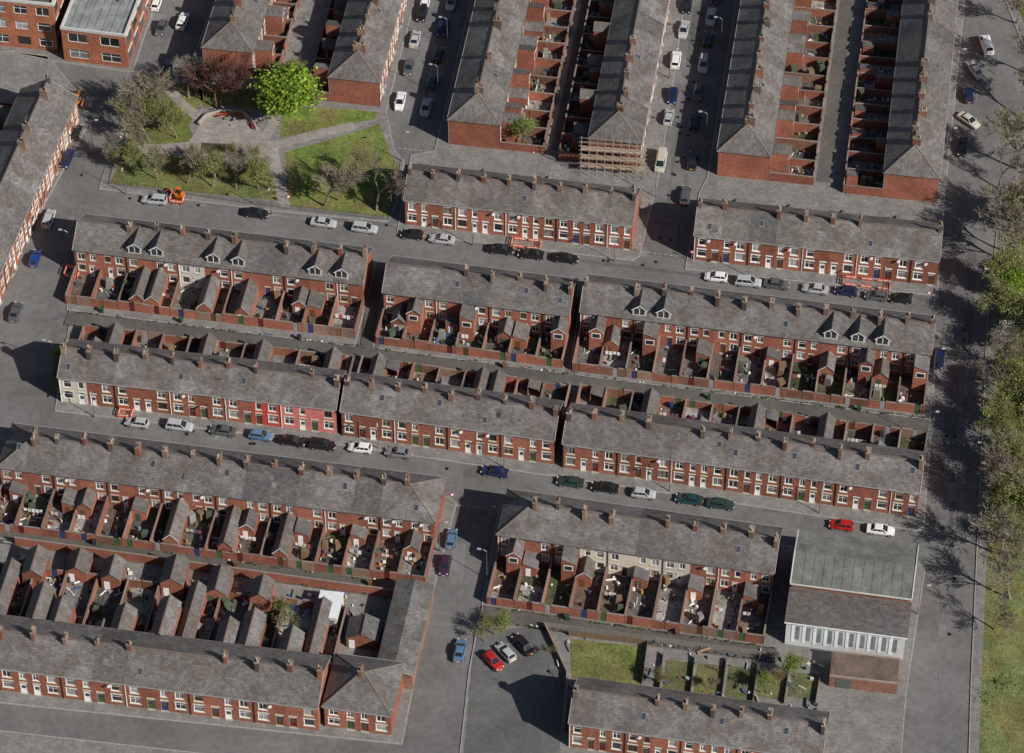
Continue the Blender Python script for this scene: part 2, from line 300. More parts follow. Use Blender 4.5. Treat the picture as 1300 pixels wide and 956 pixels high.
def row(p0,p1,d=8.4,he=6.15,n=None,y0='F',y1='R',yard0=0,yard1=0,hip=(0,0),render={},dorm=(),pat='l',pat1='sl.g',seed=1,pitch=31,bc=BR,rc=SL,sur=CR,clutter=8,stack=1,name='brick_terrace',bw=4.4):
    rr=random.Random(seed*131+5)
    o,ang,L=frame(p0,p1); n=n or max(1,round(L/bw)); w=L/n; t=math.tan(math.radians(pitch)); hr=he+d/2*t; KZ=he/5.45
    E=bpy.data.objects.new(name,None); bpy.context.collection.objects.link(E); M=Matrix.Translation(o)@Matrix.Rotation(ang,4,'Z'); E.matrix_world=M
    W={k:MB() for k in ('walls','roof','windows','doors','trim','chimneys','ridge_tiles','rear_extensions','dormers','YW','YS','YC','gutters')}
    bcs=[vary(bc,.18,rr) for i in range(n)]
    lastc=None; rcs=[]
    for i in range(n):
        if lastc is None or rr.random()<.5: lastc=vary(rc,.18,rr)
        rcs.append(rr.choice([(.20,.19,.182),(.095,.092,.094)]) if rr.random()<.12 else lastc)
    for side,y,ny in ((y0,0,-1),(y1,d,1)):
        for i in range(n):
            a=i*w; fl=i%2
            def X(x0,x1): 
                x0*=w/4.4;x1*=w/4.4
                return (a+w-x1,a+w-x0) if fl else (a+x0,a+x1)
            ops=[]
            if side=='F':
                ops.append((*X(.55,2.0),.95*KZ,2.45*KZ,'w')); ops.append((*X(3.0,3.95),.16,2.45*KZ,'d'))
                ops.append((*X(.7,1.9),3.3*KZ,4.75*KZ,'w'))
                if rr.random()<.5: ops.append((*X(3.05,3.9),3.3*KZ,4.75*KZ,'w'))
            elif side=='R':
                ops.append((*X(.5,1.7),1.0*KZ,2.3*KZ,'w')); ops.append((*X(2.4,3.2),.16,2.4,'d'))
                ops.append((*X(.6,1.8),3.3*KZ,4.65*KZ,'w'))
                if rr.random()<.5: ops.append((*X(2.7,3.6),3.4*KZ,4.65*KZ,'w'))
            col=bcs[i]; m='brick'
            if ny<0 and i in render: col=render[i]; m='paint'
            wallgrid(W,a,a+w,0,he,y,ny,ops,col,m,rr,sur if side=='F' else (.5,.46,.4))
            if i%2==0: W['gutters'].box(a+.05,a+.15,*sorted((y+ny*.02,y+ny*.12)),0,he-.1,'plastic',rr.choice([(.03,.03,.03),WH]))
            if side=='R':
                yd=yard0 if ny<0 else yard1; pt=pat if ny<0 else pat1; ch=pt[i%len(pt)]
                xa,xb=(a+.12,a+w*.55) if fl else (a+w*.45,a+w-.12)
                oc=vary(bc,.16,rr); rc2=vary((.135,.127,.124),.28,rr)
                if yd>2:
                    if ch=='g': outr(W,xa,xb,y,ny,yd-.5,2.7,1.3,'gable',oc,rc2,rr)
                    elif ch=='s': outr(W,xa,xb,y,ny,min(yd-.6,3.4),2.7,1.1,'gable',oc,rc2,rr)
                    elif ch=='G': outr(W,xa,xb,y,ny,min(yd-.6,3.2),5.0,1.0,'gable' if rr.random()<.5 else 'lean',oc,rc2,rr)
                    elif ch=='B': outr(W,xa-.6 if not fl else xa,xb if not fl else xb+.6,y,ny,min(yd-.6,rr.uniform(4.5,8.5)),rr.uniform(3.8,5.0),1.5,'gable',oc,vary((.16,.15,.145),.25,rr),rr)
                    elif ch=='l': outr(W,xa,xb,y,ny,min(yd-.6,rr.uniform(2,3.6)),2.3,.8,'lean',oc,rc2,rr)
                    elif ch=='o': outr(W,xa,xb-.4,y+ny*(yd-2.4),ny,1.95,2.1,.5,'lean',oc,rc2,rr)
        g0=W['gutters']; ya,yb=sorted((y+ny*.26,y+ny*.38))
        g0.box(0,L,ya,yb,he-.24,he-.12,'plastic',(.12,.12,.12) if side=='R' else (.3,.3,.3))
    for k,x in ((0,0),(1,L)):
        c=bcs[0 if k==0 else -1]
        if hip[k]: W['walls'].face([(x,0,0),(x,d,0),(x,d,he),(x,0,he)],'brick',c)
        else: W['walls'].face([(x,0,0),(x,d,0),(x,d,he),(x,d/2,hr),(x,0,he)],'brick',c)
    ov=.28; og=.12
    xs=sorted({-ov if hip[0] else -og,L+(ov if hip[1] else og),*[i*w for i in range(1,n)],*([d/2] if hip[0] else []),*([L-d/2] if hip[1] else [])})
    def yt(x):
        r=d/2
        if hip[0]: r=min(r,x)
        if hip[1]: r=min(r,L-x)
        return r
    rz=.05
    for i in range(len(xs)-1):
        a,b=xs[i],xs[i+1]; c=rcs[min(n-1,max(0,int(((a+b)/2)/w)))]
        for sd in (0,1):
            pts=[(a,-ov),(b,-ov),(b,yt(b)),(a,yt(a))]; rp=[]
            for x,y in pts: rp.append((x,(y if sd==0 else d-y),he+y*t+rz))
            W['roof'].face(rp,'slate',vary(c,.06,rr))
        if 0<a<L and rr.random()<.5: W['ridge_tiles'].beam((a,-ov+.02,he-ov*t+rz),(a,yt(a),he+yt(a)*t+rz),.04,'stone',(.13,.125,.12),n=4)
    for i in range(n):
        if rr.random()<.55:
            x=rr.uniform(d/2 if hip[0] else .2,L-(d/2 if hip[1] else .2)-2.5); lx=rr.uniform(.5,2.0); ya=rr.uniform(.2,d/2-1.8); yb=ya+rr.uniform(.4,1.4)
            W['roof'].face([(x,ya,he+ya*t+rz+.012),(x+lx,ya,he+ya*t+rz+.012),(x+lx,yb,he+yb*t+rz+.012),(x,yb,he+yb*t+rz+.012)],'slate',vary(rc,.28,rr))
    for k in (0,1):
        x=-ov if k==0 else L+ov
        if hip[k]:
            xr=d/2 if k==0 else L-d/2
            W['roof'].face([(x,-ov,he-ov*t+rz),(x,d+ov,he-ov*t+rz),(xr,d/2,hr+rz)],'slate',rcs[0 if k==0 else -1])
            for yy in (-ov,d+ov): W['ridge_tiles'].beam((x,yy,he-ov*t+rz),(xr,d/2,hr+rz),.12,'stone',(.18,.15,.13))
        else:
            x=-og if k==0 else L+og
            for yy,y2 in ((-ov,d/2),(d+ov,d/2)): W['ridge_tiles'].beam((x,yy,he-ov*t+rz),(x,y2,hr+rz),.07,'stone',(.32,.30,.28))
    x0=d/2 if hip[0] else -og; x1=L-d/2 if hip[1] else L+og
    W['ridge_tiles'].beam((x0,d/2,hr+rz),(x1,d/2,hr+rz),.15,'stone',(.17,.135,.115))
    for i in range(n+1):
        if rr.random()>.85*stack: continue
        x=i*w
        if x<x0+.5: x=x0+.5
        if x>x1-.5: x=x1-.5
        y=d/2+rr.choice([-.1,-.1,-.6,.3])-.1; cw=rr.choice([.26,.32,.38]); cd=rr.choice([.42,.55,.7]); h=hr+rr.uniform(.8,1.5)
        cc=vary(rr.choice([(.20,.085,.055),(.17,.10,.07),(.22,.15,.11),(.10,.075,.06)]),.2,rr); C=W['chimneys']
        C.box(x-cw,x+cw,y-cd,y+cd,hr-1.2,h,'brick',cc); C.box(x-cw-.07,x+cw+.07,y-cd-.07,y+cd+.07,h,h+.14,'stone',vary((.22,.18,.15),.25,rr))
        for k in range(rr.randint(2,4)):
            px=x+rr.choice([-1,1])*cw*.45; py=y-cd+.2+k*(2*cd-.4)/3; pc=rr.choice([(.38,.28,.18),(.25,.11,.07),(.4,.34,.26),(.1,.09,.08)])
            C.beam((px,py,h+.14),(px,py,h+.14+rr.uniform(.35,.8)),.13,'stone',pc,n=6,w2=.10)
        if rr.random()<.4:
            A=W['chimneys']; zt=h+1.4; A.beam((x+cw,y,h-.5),(x+cw,y,zt),.02,'metal',(.4,.4,.4),n=3); A.beam((x+cw-.6,y,zt-.05),(x+cw+.6,y,zt-.05),.02,'metal',(.4,.4,.4),n=3)
            for q in range(5): A.beam((x+cw-.5+q*.25,y-.25,zt-.05),(x+cw-.5+q*.25,y+.25,zt-.05),.012,'metal',(.4,.4,.4),n=3)
    for i in range(n):
        if rr.random()<.22 and i not in dorm:
            x=i*w+rr.uniform(1.2,w-1.2); yy=rr.uniform(1.3,d/2-1.2); z=he+yy*t+rz
            def Q(dx,dy,dz): return (x+dx,yy+dy,z+dy*t+dz)
            W['windows'].face([Q(-.4,-.5,.07),Q(.4,-.5,.07),Q(.4,.5,.07),Q(-.4,.5,.07)],'paint',(.25,.24,.23))
            W['windows'].face([Q(-.32,-.42,.09),Q(.32,-.42,.09),Q(.32,.42,.09),Q(-.32,.42,.09)],'glass',(.05,.06,.08))
    for dd in dorm: dormer(W,dd*w,he,t,rr)
    for i in range(n):
        if rr.random()<.3:
            x=i*w+w*.52; W['gutters'].beam((x,-.05,he-.9),(x+.1,-.4,he-.8),.03,'metal',(.3,.3,.3)); W['gutters'].beam((x+.1,-.42,he-.8),(x+.14,-.5,he-.78),.05,'paint',(.5,.5,.5),n=8,w2=.32)
    for yd,y,s in ((yard0,0,-1),(yard1,d,1)):
        if yd: yard(W,n,w,y,s,yd,rr,clutter,M=M,bc=vary(bc,.05,rr))
    for k,nm in (('walls','walls'),('roof','slate_roof'),('windows','windows'),('doors','doors'),('trim','lintels_and_sills'),('chimneys','chimney_stacks'),('ridge_tiles','ridge_tiles'),('rear_extensions','rear_extensions'),('dormers','dormers'),('gutters','gutters_and_dishes')):
        W[k].build(nm,E)
    for k,nm in (('YW','brick_yard_wall'),('YS','back_yard_paving'),('YC','yard_clutter')):
        W[k].build(nm,None,M)
    return E,M,w,n,hr
PK=(.60,.19,.17); CRM=(.66,.58,.48)
row((514,285),(802,318),d=8.8,y1='R',yard1=4.5,seed=1,pat1='l.s',sur=(.78,.76,.71),rc=(.175,.158,.145))
row((880,330),(1188,363),d=8.8,y1='R',yard1=4.5,seed=2,pat1='ls',sur=(.78,.76,.71),rc=(.172,.158,.145))
row((97,348),(462,392),n=11,y0='R',y1='F',yard0=7.2,seed=3,pat='..gg.gg.sl.',dorm=(2.35,3.2,5.35,6.3,9.2,10.2),render={4:(.6,.58,.52)},clutter=12)
row((487,402),(722,432),n=7,y0='R',y1='F',yard0=6.6,seed=4,pat='sGlGslG',clutter=22)
row((736,427),(1178,481),d=8.6,n=13,y0='R',y1='F',yard0=8.2,seed=5,pat='GsG.l..l.sGsG',dorm=(2.2,3.1,9.3,10.3,11.2),clutter=14)
row((78,510),(428,551),n=10,yard1=7.6,seed=6,pat1='sgl.g',render={0:(.6,.57,.5),7:(.55,.07,.055),8:PK,9:PK})
row((434,553),(703,590),n=8,yard1=7.8,seed=7,pat1='go.sg')
row((714,594),(1163,657),d=8.6,n=13,yard1=8.4,seed=8,pat1='o.gls.g')
row((3,624),(552,694),d=9.3,n=16,y0='R',y1='F',yard0=8.2,seed=9,pat='l.ls.lg.gsgl.l.s',hip=(1,1),clutter=14)
row((632,709),(980,759),d=9.3,n=10,y0='R',y1='F',yard0=9.6,seed=10,pat='GlGs.l.l.l',hip=(1,0),render={3:CRM,4:CRM,5:CRM,6:(.55,.5,.44)},clutter=14)
row((-80,866),(405,928),d=9.8,n=12,he=5.9,yard1=13.5,seed=11,pat1='BgBBsBBgBB',pitch=28,clutter=26)
row((412,922),(497,934),d=10,n=2,he=5.2,y1='F',yard1=0,seed=21,hip=(1,1),stack=.6)
row((722,948),(1040,994),d=8.6,n=9,yard1=0,y1='R',seed=22)
def vrow(u,v,v2,d,**k): return row((u,v),(upx(u,v,v2),v2),d=d,**k)
vrow(322,98,-70,9,y0='R',y1='F',yard0=4.5,hip=(1,0),seed=12,pat='GlGs')
vrow(482,136,-70,9,y0='F',y1='R',yard1=4.5,hip=(1,0),seed=13,pat1='Gls')
vrow(634,190,-80,9,y0='R',y1='F',yard0=8,hip=(1,0),seed=14,pat='GGsG',clutter=20)
vrow(812,214,-80,9,y0='F',y1='R',yard1=5.5,hip=(1,0),seed=15,pat1='lsGl',clutter=20)
vrow(975,230,-80,9,y0='R',y1='F',yard0=8,hip=(1,0),seed=16,pat='GsGG',clutter=20)
vrow(1188,258,-80,9.3,y0='F',y1='R',yard1=7,hip=(1,0),seed=17,pat1='o.lo',clutter=20)
row((-52,505),(101,155),d=10,y0='F',y1='R',yard1=6,seed=18)
# ---------------------------------------------------------------- industrial buildings
def locframe(p0,p1):
    o,ang,L=frame(p0,p1); return Matrix.Translation(o)@Matrix.Rotation(ang,4,'Z'),L
def empty(name,M):
    E=bpy.data.objects.new(name,None); bpy.context.collection.objects.link(E); E.matrix_world=M; return E
M,L=locframe((996,818),(1146,838)); E=empty('industrial_workshop',M)
w=MB(); r=MB(); g=MB()
df=6.2; d2=df+10.6; H1=5.8; H2=7.7
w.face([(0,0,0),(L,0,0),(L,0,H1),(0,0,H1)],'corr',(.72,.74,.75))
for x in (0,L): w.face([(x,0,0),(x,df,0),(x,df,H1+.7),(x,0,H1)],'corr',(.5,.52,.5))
r.face([(-.3,-.35,H1+.06),(L+.3,-.35,H1+.06),(L+.3,df,H1+.8),(-.3,df,H1+.8)],'slate',(.12,.115,.112))
g.box(-.3,L+.3,-.45,-.36,H1-.15,H1+.06,'paint',WH)
k=10
for i in range(k):
    x=.9+i*(L-1.6)/k; g.box(x,x+.5,-.06,-.004,1.0,5.2,'paint',(.85,.86,.88)); g.box(x+.6,x+1.25,-.05,-.004,1.6,4.8,'glass',(.22,.25,.27))
w.box(0,L,df+.01,d2,0,H2,'brick',(.24,.10,.07))
m=(df+d2)/2; rise=1.3; ov=.25; sl=rise/(m-df)
for ya,yb,c in ((df-ov,m,(.150,.153,.138)),(d2+ov,m,(.17,.17,.155))):
    za=H2-ov*sl+.05
    r.face([(-ov,ya,za),(L+ov,ya,za),(L+ov,yb,H2+rise+.05),(-ov,yb,H2+rise+.05)],'felt',c)
for x in (0,L): w.face([(x,df+.01,H2),(x,d2,H2),(x,m,H2+rise)],'brick',(.24,.10,.07))
for x in (-ov,L+ov):
    for ya in (df-ov,d2+ov): r.beam((x,ya,H2+.02),(x,m,H2+rise+.07),.13,'paint',(.55,.55,.51))
r.beam((-ov,df-ov-.08,H2-.02),(L+ov,df-ov-.08,H2-.02),.13,'paint',(.55,.55,.51)); r.beam((-ov,m,H2+rise+.06),(L+ov,m,H2+rise+.06),.08,'stone',(.17,.165,.15))
for i in range(1,12): x=i*L/12; r.beam((x,df,H2+.07),(x,m,H2+rise+.07),.03,'felt',(.12,.125,.11))
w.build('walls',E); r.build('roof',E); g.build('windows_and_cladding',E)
M,L=locframe((1052,872),(1138,882)); E=empty('brick_outbuilding',M); w=MB(); w.box(0,L,0,5.0,0,2.6,'brick',(.25,.12,.09)); w.box(.2,L-.2,.2,4.8,2.6,2.66,'felt',(.15,.11,.09)); w.box(-.05,L+.05,-.05,.2,2.6,2.85,'stone',(.3,.25,.22)); w.box(-.05,L+.05,4.8,5.05,2.6,2.85,'stone',(.3,.25,.22)); w.box(1,3.4,-.05,-.004,.1,2.3,'paint',(.1,.12,.1)); w.build('walls_roof_and_door',E)
def factory(p0,p1,d,h,name,roofc,flr,bay,seed):
    rr=random.Random(seed); M,L=locframe(p0,p1); E=empty(name,M); W={k:MB() for k in ('walls','windows','doors','trim')}
    n=int(L/bay); bw=L/n; fh=h/flr
    for i in range(n):
        ops=[(i*bw+bw*.2,i*bw+bw*.8,f*fh+fh*.28,f*fh+fh*.82,'w') for f in range(flr)]
        wallgrid(W,i*bw,(i+1)*bw,0,h,0,-1,ops,vary((.36,.13,.07),.07,rr),'brick',rr,sur=(.3,.16,.1))
    for x in (0,L): W['walls'].face([(x,0,0),(x,d,0),(x,d,h),(x,0,h)],'brick',BR)
    nn=int(d/bay)
    for x in (L,):
        for i in range(nn):
            for f in range(flr): W['windows'].box(x+.004,x+.05,i*bay+.8,i*bay+bay-.8,f*fh+fh*.28,f*fh+fh*.85,'glass',(.06,.07,.08)); W['trim'].box(x+.004,x+.12,i*bay+.7,i*bay+bay-.7,f*fh+fh*.85,f*fh+fh*.95,'stone',CR)
    W['walls'].face([(0,d,0),(L,d,0),(L,d,h),(0,d,h)],'brick',BR)
    T=W['trim']
    T.box(-.1,L+.1,-.12,.3,h,h+.5,'stone',(.5,.5,.47)); T.box(-.1,L+.1,d-.3,d+.1,h,h+.5,'stone',(.5,.5,.47)); T.box(-.1,.3,.3,d-.3,h,h+.5,'stone',(.5,.5,.47)); T.box(L-.3,L+.1,.3,d-.3,h,h+.5,'stone',(.5,.5,.47))
    r=MB(); r.face([(.3,.3,h+.05),(L-.3,.3,h+.05),(L-.3,d/1,h+.05),(.3,d/1,h+.05)],'felt',roofc)
    for i in range(1,8): r.beam((L*i/8,.4,h+.08),(L*i/8,d-.4,h+.08),.05,'felt',tuple(c*.75 for c in roofc))
    for i in range(3): r.box(L*.25*(i+1)-.6,L*.25*(i+1)+.6,d*.3,d*.3+1.2,h+.05,h+.8,'metal',(.4,.4,.4))
    for k in W: W[k].build(k,E)
    r.build('roof',E)
factory((82,77),(163,87),30,7.6,'brick_factory',(.24,.255,.25),2,4.2,1)
factory((-120,46),(74,66),26,11,'brick_mill',(.09,.09,.09),3,3.6,2)
M,L=locframe((478,870),(524,876)); E=empty('garage_block',M); w=MB(); w.box(0,L,0,18,0,3.6,'brick',(.25,.14,.1))
w.face([(-.2,-.3,3.65),(L*.5,-.3,4.6),(L*.5,18.2,4.6),(-.2,18.2,3.65)],'slate',(.15,.147,.145)); w.face([(L+.2,-.3,3.65),(L*.5,-.3,4.6),(L*.5,18.2,4.6),(L+.2,18.2,3.65)],'slate',(.18,.175,.17))
w.face([(0,-.02,3.6),(L,-.02,3.6),(L*.5,-.02,4.6)],'brick',BR); w.box(1,3.2,-.06,-.022,.1,2.4,'paint',(.1,.14,.2)); w.build('walls_and_roof',E)
M,L=locframe((400,795),(428,799)); E=empty('white_garage',M); w=MB(); w.box(0,L,0,5,0,2.6,'paint',(.6,.6,.58)); w.face([(-.15,-.2,2.62),(L+.15,-.2,2.9),(L+.15,5.2,2.9),(-.15,5.2,2.62)],'paint',(.78,.79,.8)); w.box(.4,L-.4,-.05,-.004,.1,2.1,'paint',(.15,.2,.25)); w.build('walls_and_roof',E)
rr=random.Random(31)
for u,v,ww,dd in [(440,822,5,4),(30,744,3.2,5),(130,748,3,4),(205,756,3.6,5),(262,766,3.4,5),(318,775,3.2,4),(85,738,3.4,4)]:
    M,L=locframe((u,v),(u+ww*8,v+ww*.9)); E=empty('slate_roofed_outhouse',M); w=MB(); h=rr.uniform(2.4,3.4); c=vary(BR,.2,rr); x1=ww
    w.face([(0,0,0),(x1,0,0),(x1,0,h),(x1/2,0,h+1.3),(0,0,h)],'brick',c); w.face([(0,dd,0),(x1,dd,0),(x1,dd,h),(x1/2,dd,h+1.3),(0,dd,h)],'brick',c)
    for x in (0,x1): w.face([(x,0,0),(x,dd,0),(x,dd,h),(x,0,h)],'brick',c)
    k=2.6/x1; sc=vary((.15,.143,.14),.3,rr)
    for x,s in ((0,-1),(x1,1)): w.face([(x+s*.15,-.15,h-k*.15+.05),(x1/2,-.15,h+1.35),(x1/2,dd+.15,h+1.35),(x+s*.15,dd+.15,h-k*.15+.05)],'slate',sc)
    w.beam((x1/2,-.15,h+1.37),(x1/2,dd+.15,h+1.37),.11,'stone',(.17,.13,.11)); w.box(.4,1.3,-.05,-.004,.1,2.0,'paint',rr.choice([WH,(.08,.1,.06)])); w.build('walls_and_roof',E)
# ---------------------------------------------------------------- car park & gardens
slab('car_park',[(603,800),(690,797),(716,862),(708,1000),(585,1000)],.135,'asphalt',(.12,.118,.115))
slab('garden_lawn',[(724,812),(818,822),(814,866),(812,872),(726,862)],.15,'grass',(.14,.17,.05))
for i in range(5):
    u=846+i*40; slab('garden_plot',[(u,838+i*4),(u+34,842+i*4),(u+28,890),(u-6,885)],.15,'grass' if i%2 else 'soil',(.12,.125,.06))
def fence(name,pts,h,c,m='brick',th=.11):
    mb=MB()
    for a,b in zip(pts[:-1],pts[1:]):
        o,ang,L=frame(a,b); q=MB()
        if m=='brick': q.box(0,L,-th,th,0,h,'brick',c); q.box(0,L,-th-.03,th+.03,h,h+.07,'stone',(.24,.2,.17))
        else:
            x=0
            while x<L: q.box(x,x+.1,-.05,.05,0,h,'paint',c); x+=2.2
            q.box(0,L,-.02,.02,h*.15,h-.05,'paint',tuple(k*.9 for k in c))
        Mx=Matrix.Translation(o)@Matrix.Rotation(ang,4,'Z')
        q.v=[tuple(Mx@Vector(t)) for t in q.v]; i=len(mb.v); mb.v+=q.v; mb.f+=[tuple(j+i for j in f) for f in q.f]; mb.m+=q.m; mb.c+=q.c
    return mb.build(name)
fence('brick_wall',[(692,797),(720,858),(716,930)],1.1,BR)
fence('timber_fence',[(722,808),(822,820),(815,870)],1.4,(.2,.14,.09),'t')
for i in range(6): u=840+i*40; fence('timber_fence',[(u+2,832+i*4),(u-5,895)],1.0,vary((.2,.15,.1),.3),'t')
fence('timber_fence',[(690,796),(990,836)],1.3,(.25,.23,.2),'t')
fence('brick_wall',[(20,692),(545,765)],1.9,BR)
mb=MB(); rr=random.Random(14)
for k in range(380):
    if k<130: u=rr.uniform(700,1040); v=rr.uniform(800,885)+(u-700)*.10
    else: u=rr.uniform(20,470); v=rr.uniform(702,738)+u*.13
    if 722<u<818 and v>815: continue
    p=P(u,v); an=rr.uniform(0,3.1); lx,ly=rr.choice([(.3,.3),(.12,1.3),(.5,.4),(.2,.2),(.1,2.0),(.7,.5)]); h=.15+rr.uniform(.05,.5)
    c,s=math.cos(an),math.sin(an); q=[(p.x+c*a-s*b,p.y+s*a+c*b) for a,b in ((-lx/2,-ly/2),(lx/2,-ly/2),(lx/2,ly/2),(-lx/2,ly/2))]; cc=vary(rr.choice(BITS),.2,rr)
    if k<130: g_=sum(cc)/3; cc=tuple(.5*x+.5*g_*.8 for x in cc)
    for i in range(4): a,b=q[i],q[(i+1)%4]; mb.face([(a[0],a[1],.12),(b[0],b[1],.12),(b[0],b[1],h),(a[0],a[1],h)],'plastic',cc)
    mb.face([(a,b,h) for a,b in q],'plastic',cc)
mb.build('garden_clutter')
# ---------------------------------------------------------------- park
Z=.14
slab('park_lawn',[(166,158),(180,110),(238,105),(262,118),(240,160),(246,178),(230,190),(160,185)],Z,'grass',(.11,.14,.04))
slab('park_lawn',[(250,105),(345,118),(350,150),(330,142),(290,134),(258,138)],Z,'grass',(.09,.115,.035))
slab('park_lawn',[(358,140),(412,137),(480,143),(476,152),(440,158),(356,176)],Z,'grass',(.135,.20,.04))
slab('park_lawn',[(362,194),(440,172),(482,158),(494,192),(506,212),(492,276),(367,262)],Z,'grass',(.135,.19,.045))
slab('park_lawn',[(158,194),(232,200),(244,208),(338,206),(346,232),(354,256),(140,233)],Z,'grass',(.12,.145,.05))
mb=MB(); PC=(.29,.26,.235)
mb.face([(P(u,v).x,P(u,v).y,Z+.006) for u,v in [(248,170),(256,148),(285,140),(318,148),(330,165),(344,180),(352,188),(340,200),(300,198),(262,204),(240,198),(238,182)]],'paving',PC)
ribbon(mb,[(344,186),(400,172),(450,160)],2.2,Z+.012,'paving',PC); ribbon(mb,[(346,190),(352,225),(362,264)],2.0,Z+.018,'paving',PC)
ribbon(mb,[(152,188),(200,190),(246,186)],2.4,Z+.024,'paving',PC); ribbon(mb,[(205,100),(228,130),(262,158)],2.0,Z+.030,'paving',PC); ribbon(mb,[(354,132),(346,160),(336,176)],2,Z+.036,'paving',PC)
mb.face([(P(u,v).x,P(u,v).y,Z+.045) for u,v in [(256,182),(298,184),(300,194),(254,196)]],'soil',(.10,.085,.05))
mb.build('park_path')
mb=MB(); arc=[(252,160),(262,149),(285,143),(308,146),(320,155),(326,166)]
for a,b in zip(arc[:-1],arc[1:]):
    A=P(*a);B=P(*b); mb.beam((A.x,A.y,.4),(B.x,B.y,.4),.32,'brick',(.32,.25,.2)); mb.beam((A.x,A.y,.70),(B.x,B.y,.70),.25,'stone',(.36,.33,.3))
mb.build('curved_stone_wall')
mb=MB()
for a,b in [((276,147),(290,145)),((296,145),(308,148)),((318,157),(322,163))]:
    A=P(*a);B=P(*b); A.y-=.5;B.y-=.5; mb.beam((A.x,A.y,.5),(B.x,B.y,.5),.16,'paint',(.4,.05,.03)); mb.beam((A.x,A.y+.3,.8),(B.x,B.y+.3,.8),.09,'paint',(.4,.05,.03))
    for t in (.1,.9): q=A.lerp(B,t); mb.beam((q.x,q.y,.1),(q.x,q.y,.5),.06,'metal',(.1,.1,.1))
mb.build('park_bench')
def railing(pts,h=1.1,c=(.03,.03,.03)):
    mb=MB()
    for a,b in zip(pts[:-1],pts[1:]):
        A=P(*a);B=P(*b);L=(B-A).length
        for z in (.25,h): mb.beam((A.x,A.y,z),(B.x,B.y,z),.025,'metal',c,n=3)
        n=int(L/.5)
        for i in range(n+1): q=A.lerp(B,i/max(1,n)); mb.beam((q.x,q.y,.1),(q.x,q.y,h+.1),.02,'metal',c,n=3)
    mb.build('park_railing')
railing([(150,188),(138,234),(365,266),(494,280),(508,210)]); railing([(158,180),(172,104),(240,98)])
# ---------------------------------------------------------------- vegetation
def tube(mb,p,q,r0,r1,c): mb.beam(p,q,r0,'bark',c,n=3 if r0<.08 else 6,w2=r1)
def tree(seed,h,spread,levels,c,leaf=None,nleaf=0,ls=.28,clump=.8):
    rr=random.Random(seed); mb=MB()
    def br(p,d,l,r,k):
        q=p
        for s in range(2):
            d2=(d+Vector((rr.gauss(0,.13),rr.gauss(0,.13),rr.gauss(.02,.08)))).normalized(); e=q+d2*l/2
            tube(mb,q,e,r*(1-.25*s),r*(.75-.2*s),c); q=e; d=d2
            if k<levels and s==0 and k>0:
                for j in range(rr.randint(1,2)): ch(q,d,l*.62,r*.45,k+1)
        if k<levels:
            for j in range(rr.randint(2,4)): ch(q,d,l*rr.uniform(.6,.82),r*.58,k+1)
        if leaf and k>=levels-1:
            tone=rr.uniform(.75,1.3)
            for j in range(nleaf):
                o=Vector((rr.gauss(0,clump*.5),rr.gauss(0,clump*.5),rr.gauss(0,clump*.35))); a=q+o
                t=Vector((rr.gauss(0,1),rr.gauss(0,1),rr.gauss(0,1))).normalized(); u=t.cross(Vector((rr.gauss(0,1),rr.gauss(0,1),rr.gauss(0,1)))).normalized()
                s=ls*rr.uniform(.6,1.3); cc=tuple(x*tone for x in vary(leaf,.3,rr)); mb.face([a-t*s,a-u*s*.6,a+t*s,a+u*s*.6],'leaf',cc)
    def ch(p,d,l,r,k):
        ax=Vector((rr.gauss(0,1),rr.gauss(0,1),rr.gauss(0,.4))).normalized()
        nd=(d+ax*spread*rr.uniform(.6,1.2)+Vector((0,0,.12))).normalized(); br(p,nd,l,max(r,.032),k)
    br(Vector((0,0,0)),Vector((0,0,1)),h*.33,h*.018+.05,0)
    return mb.mesh('tree_mesh')
BK=(.22,.19,.15)
bare=[tree(s,10,.8,5,c) for s,c in ((1,BK),(2,(.25,.21,.155)),(3,(.20,.17,.13)),(9,(.22,.21,.12)))]
redt=tree(4,10,.8,5,(.17,.09,.07),leaf=(.11,.045,.035),nleaf=2,ls=.13,clump=.5)
green=[tree(5,10,.8,4,BK,leaf=(.24,.35,.045),nleaf=26,ls=.25,clump=1.4),tree(6,10,.8,4,BK,leaf=(.24,.29,.08),nleaf=12,ls=.19,clump=1.4)]
bud=[tree(7,8,.9,4,(.22,.19,.13),leaf=(.24,.24,.08),nleaf=6,ls=.13,clump=.9),tree(8,8,.9,4,(.22,.18,.13),leaf=(.25,.21,.11),nleaf=5,ls=.13,clump=.9)]
bigbud=tree(17,10,.85,5,(.24,.21,.14),leaf=(.27,.30,.09),nleaf=2,ls=.15,clump=.9)
bloss=tree(10,8,.9,4,BK,leaf=(.58,.55,.45),nleaf=11,ls=.16,clump=.9)
TR=random.Random(21)
def pt(name,me,u,v,s): p=P(u,v); inst(name,me,(p.x,p.y,.1),TR.uniform(0,6.28),(s*TR.uniform(.9,1.1),s*TR.uniform(.9,1.1),s))
def pfix(name,me,u,v,sx,sz,a=0): p=P(u,v); inst(name,me,(p.x,p.y,.1),a,(sx,sx,sz))
pfix('leafy_tree',green[0],384,134,1.7,1.1)
for u,v,s in [(207,160,1.15),(180,150,.95),(190,180,.8),(478,268,1.2),(412,262,1.1),(455,232,.7),(160,170,.8),(240,125,.9),(150,208,.7),(200,228,.7),(238,234,.7),(300,240,.75),(186,200,.5),(430,255,.8)]: pt('bare_tree',TR.choice(bare),u,v,s)
for u,v,s in [(225,176,.7),(345,152,.7),(365,125,.8),(172,222,.65),(270,238,.7),(328,240,.7),(195,165,.8)]: pt('budding_tree',bigbud,u,v,s)
for u,v,s in [(275,138,1.05),(300,132,1.0),(258,124,.7)]: pt('copper_tree',redt,u,v,s)
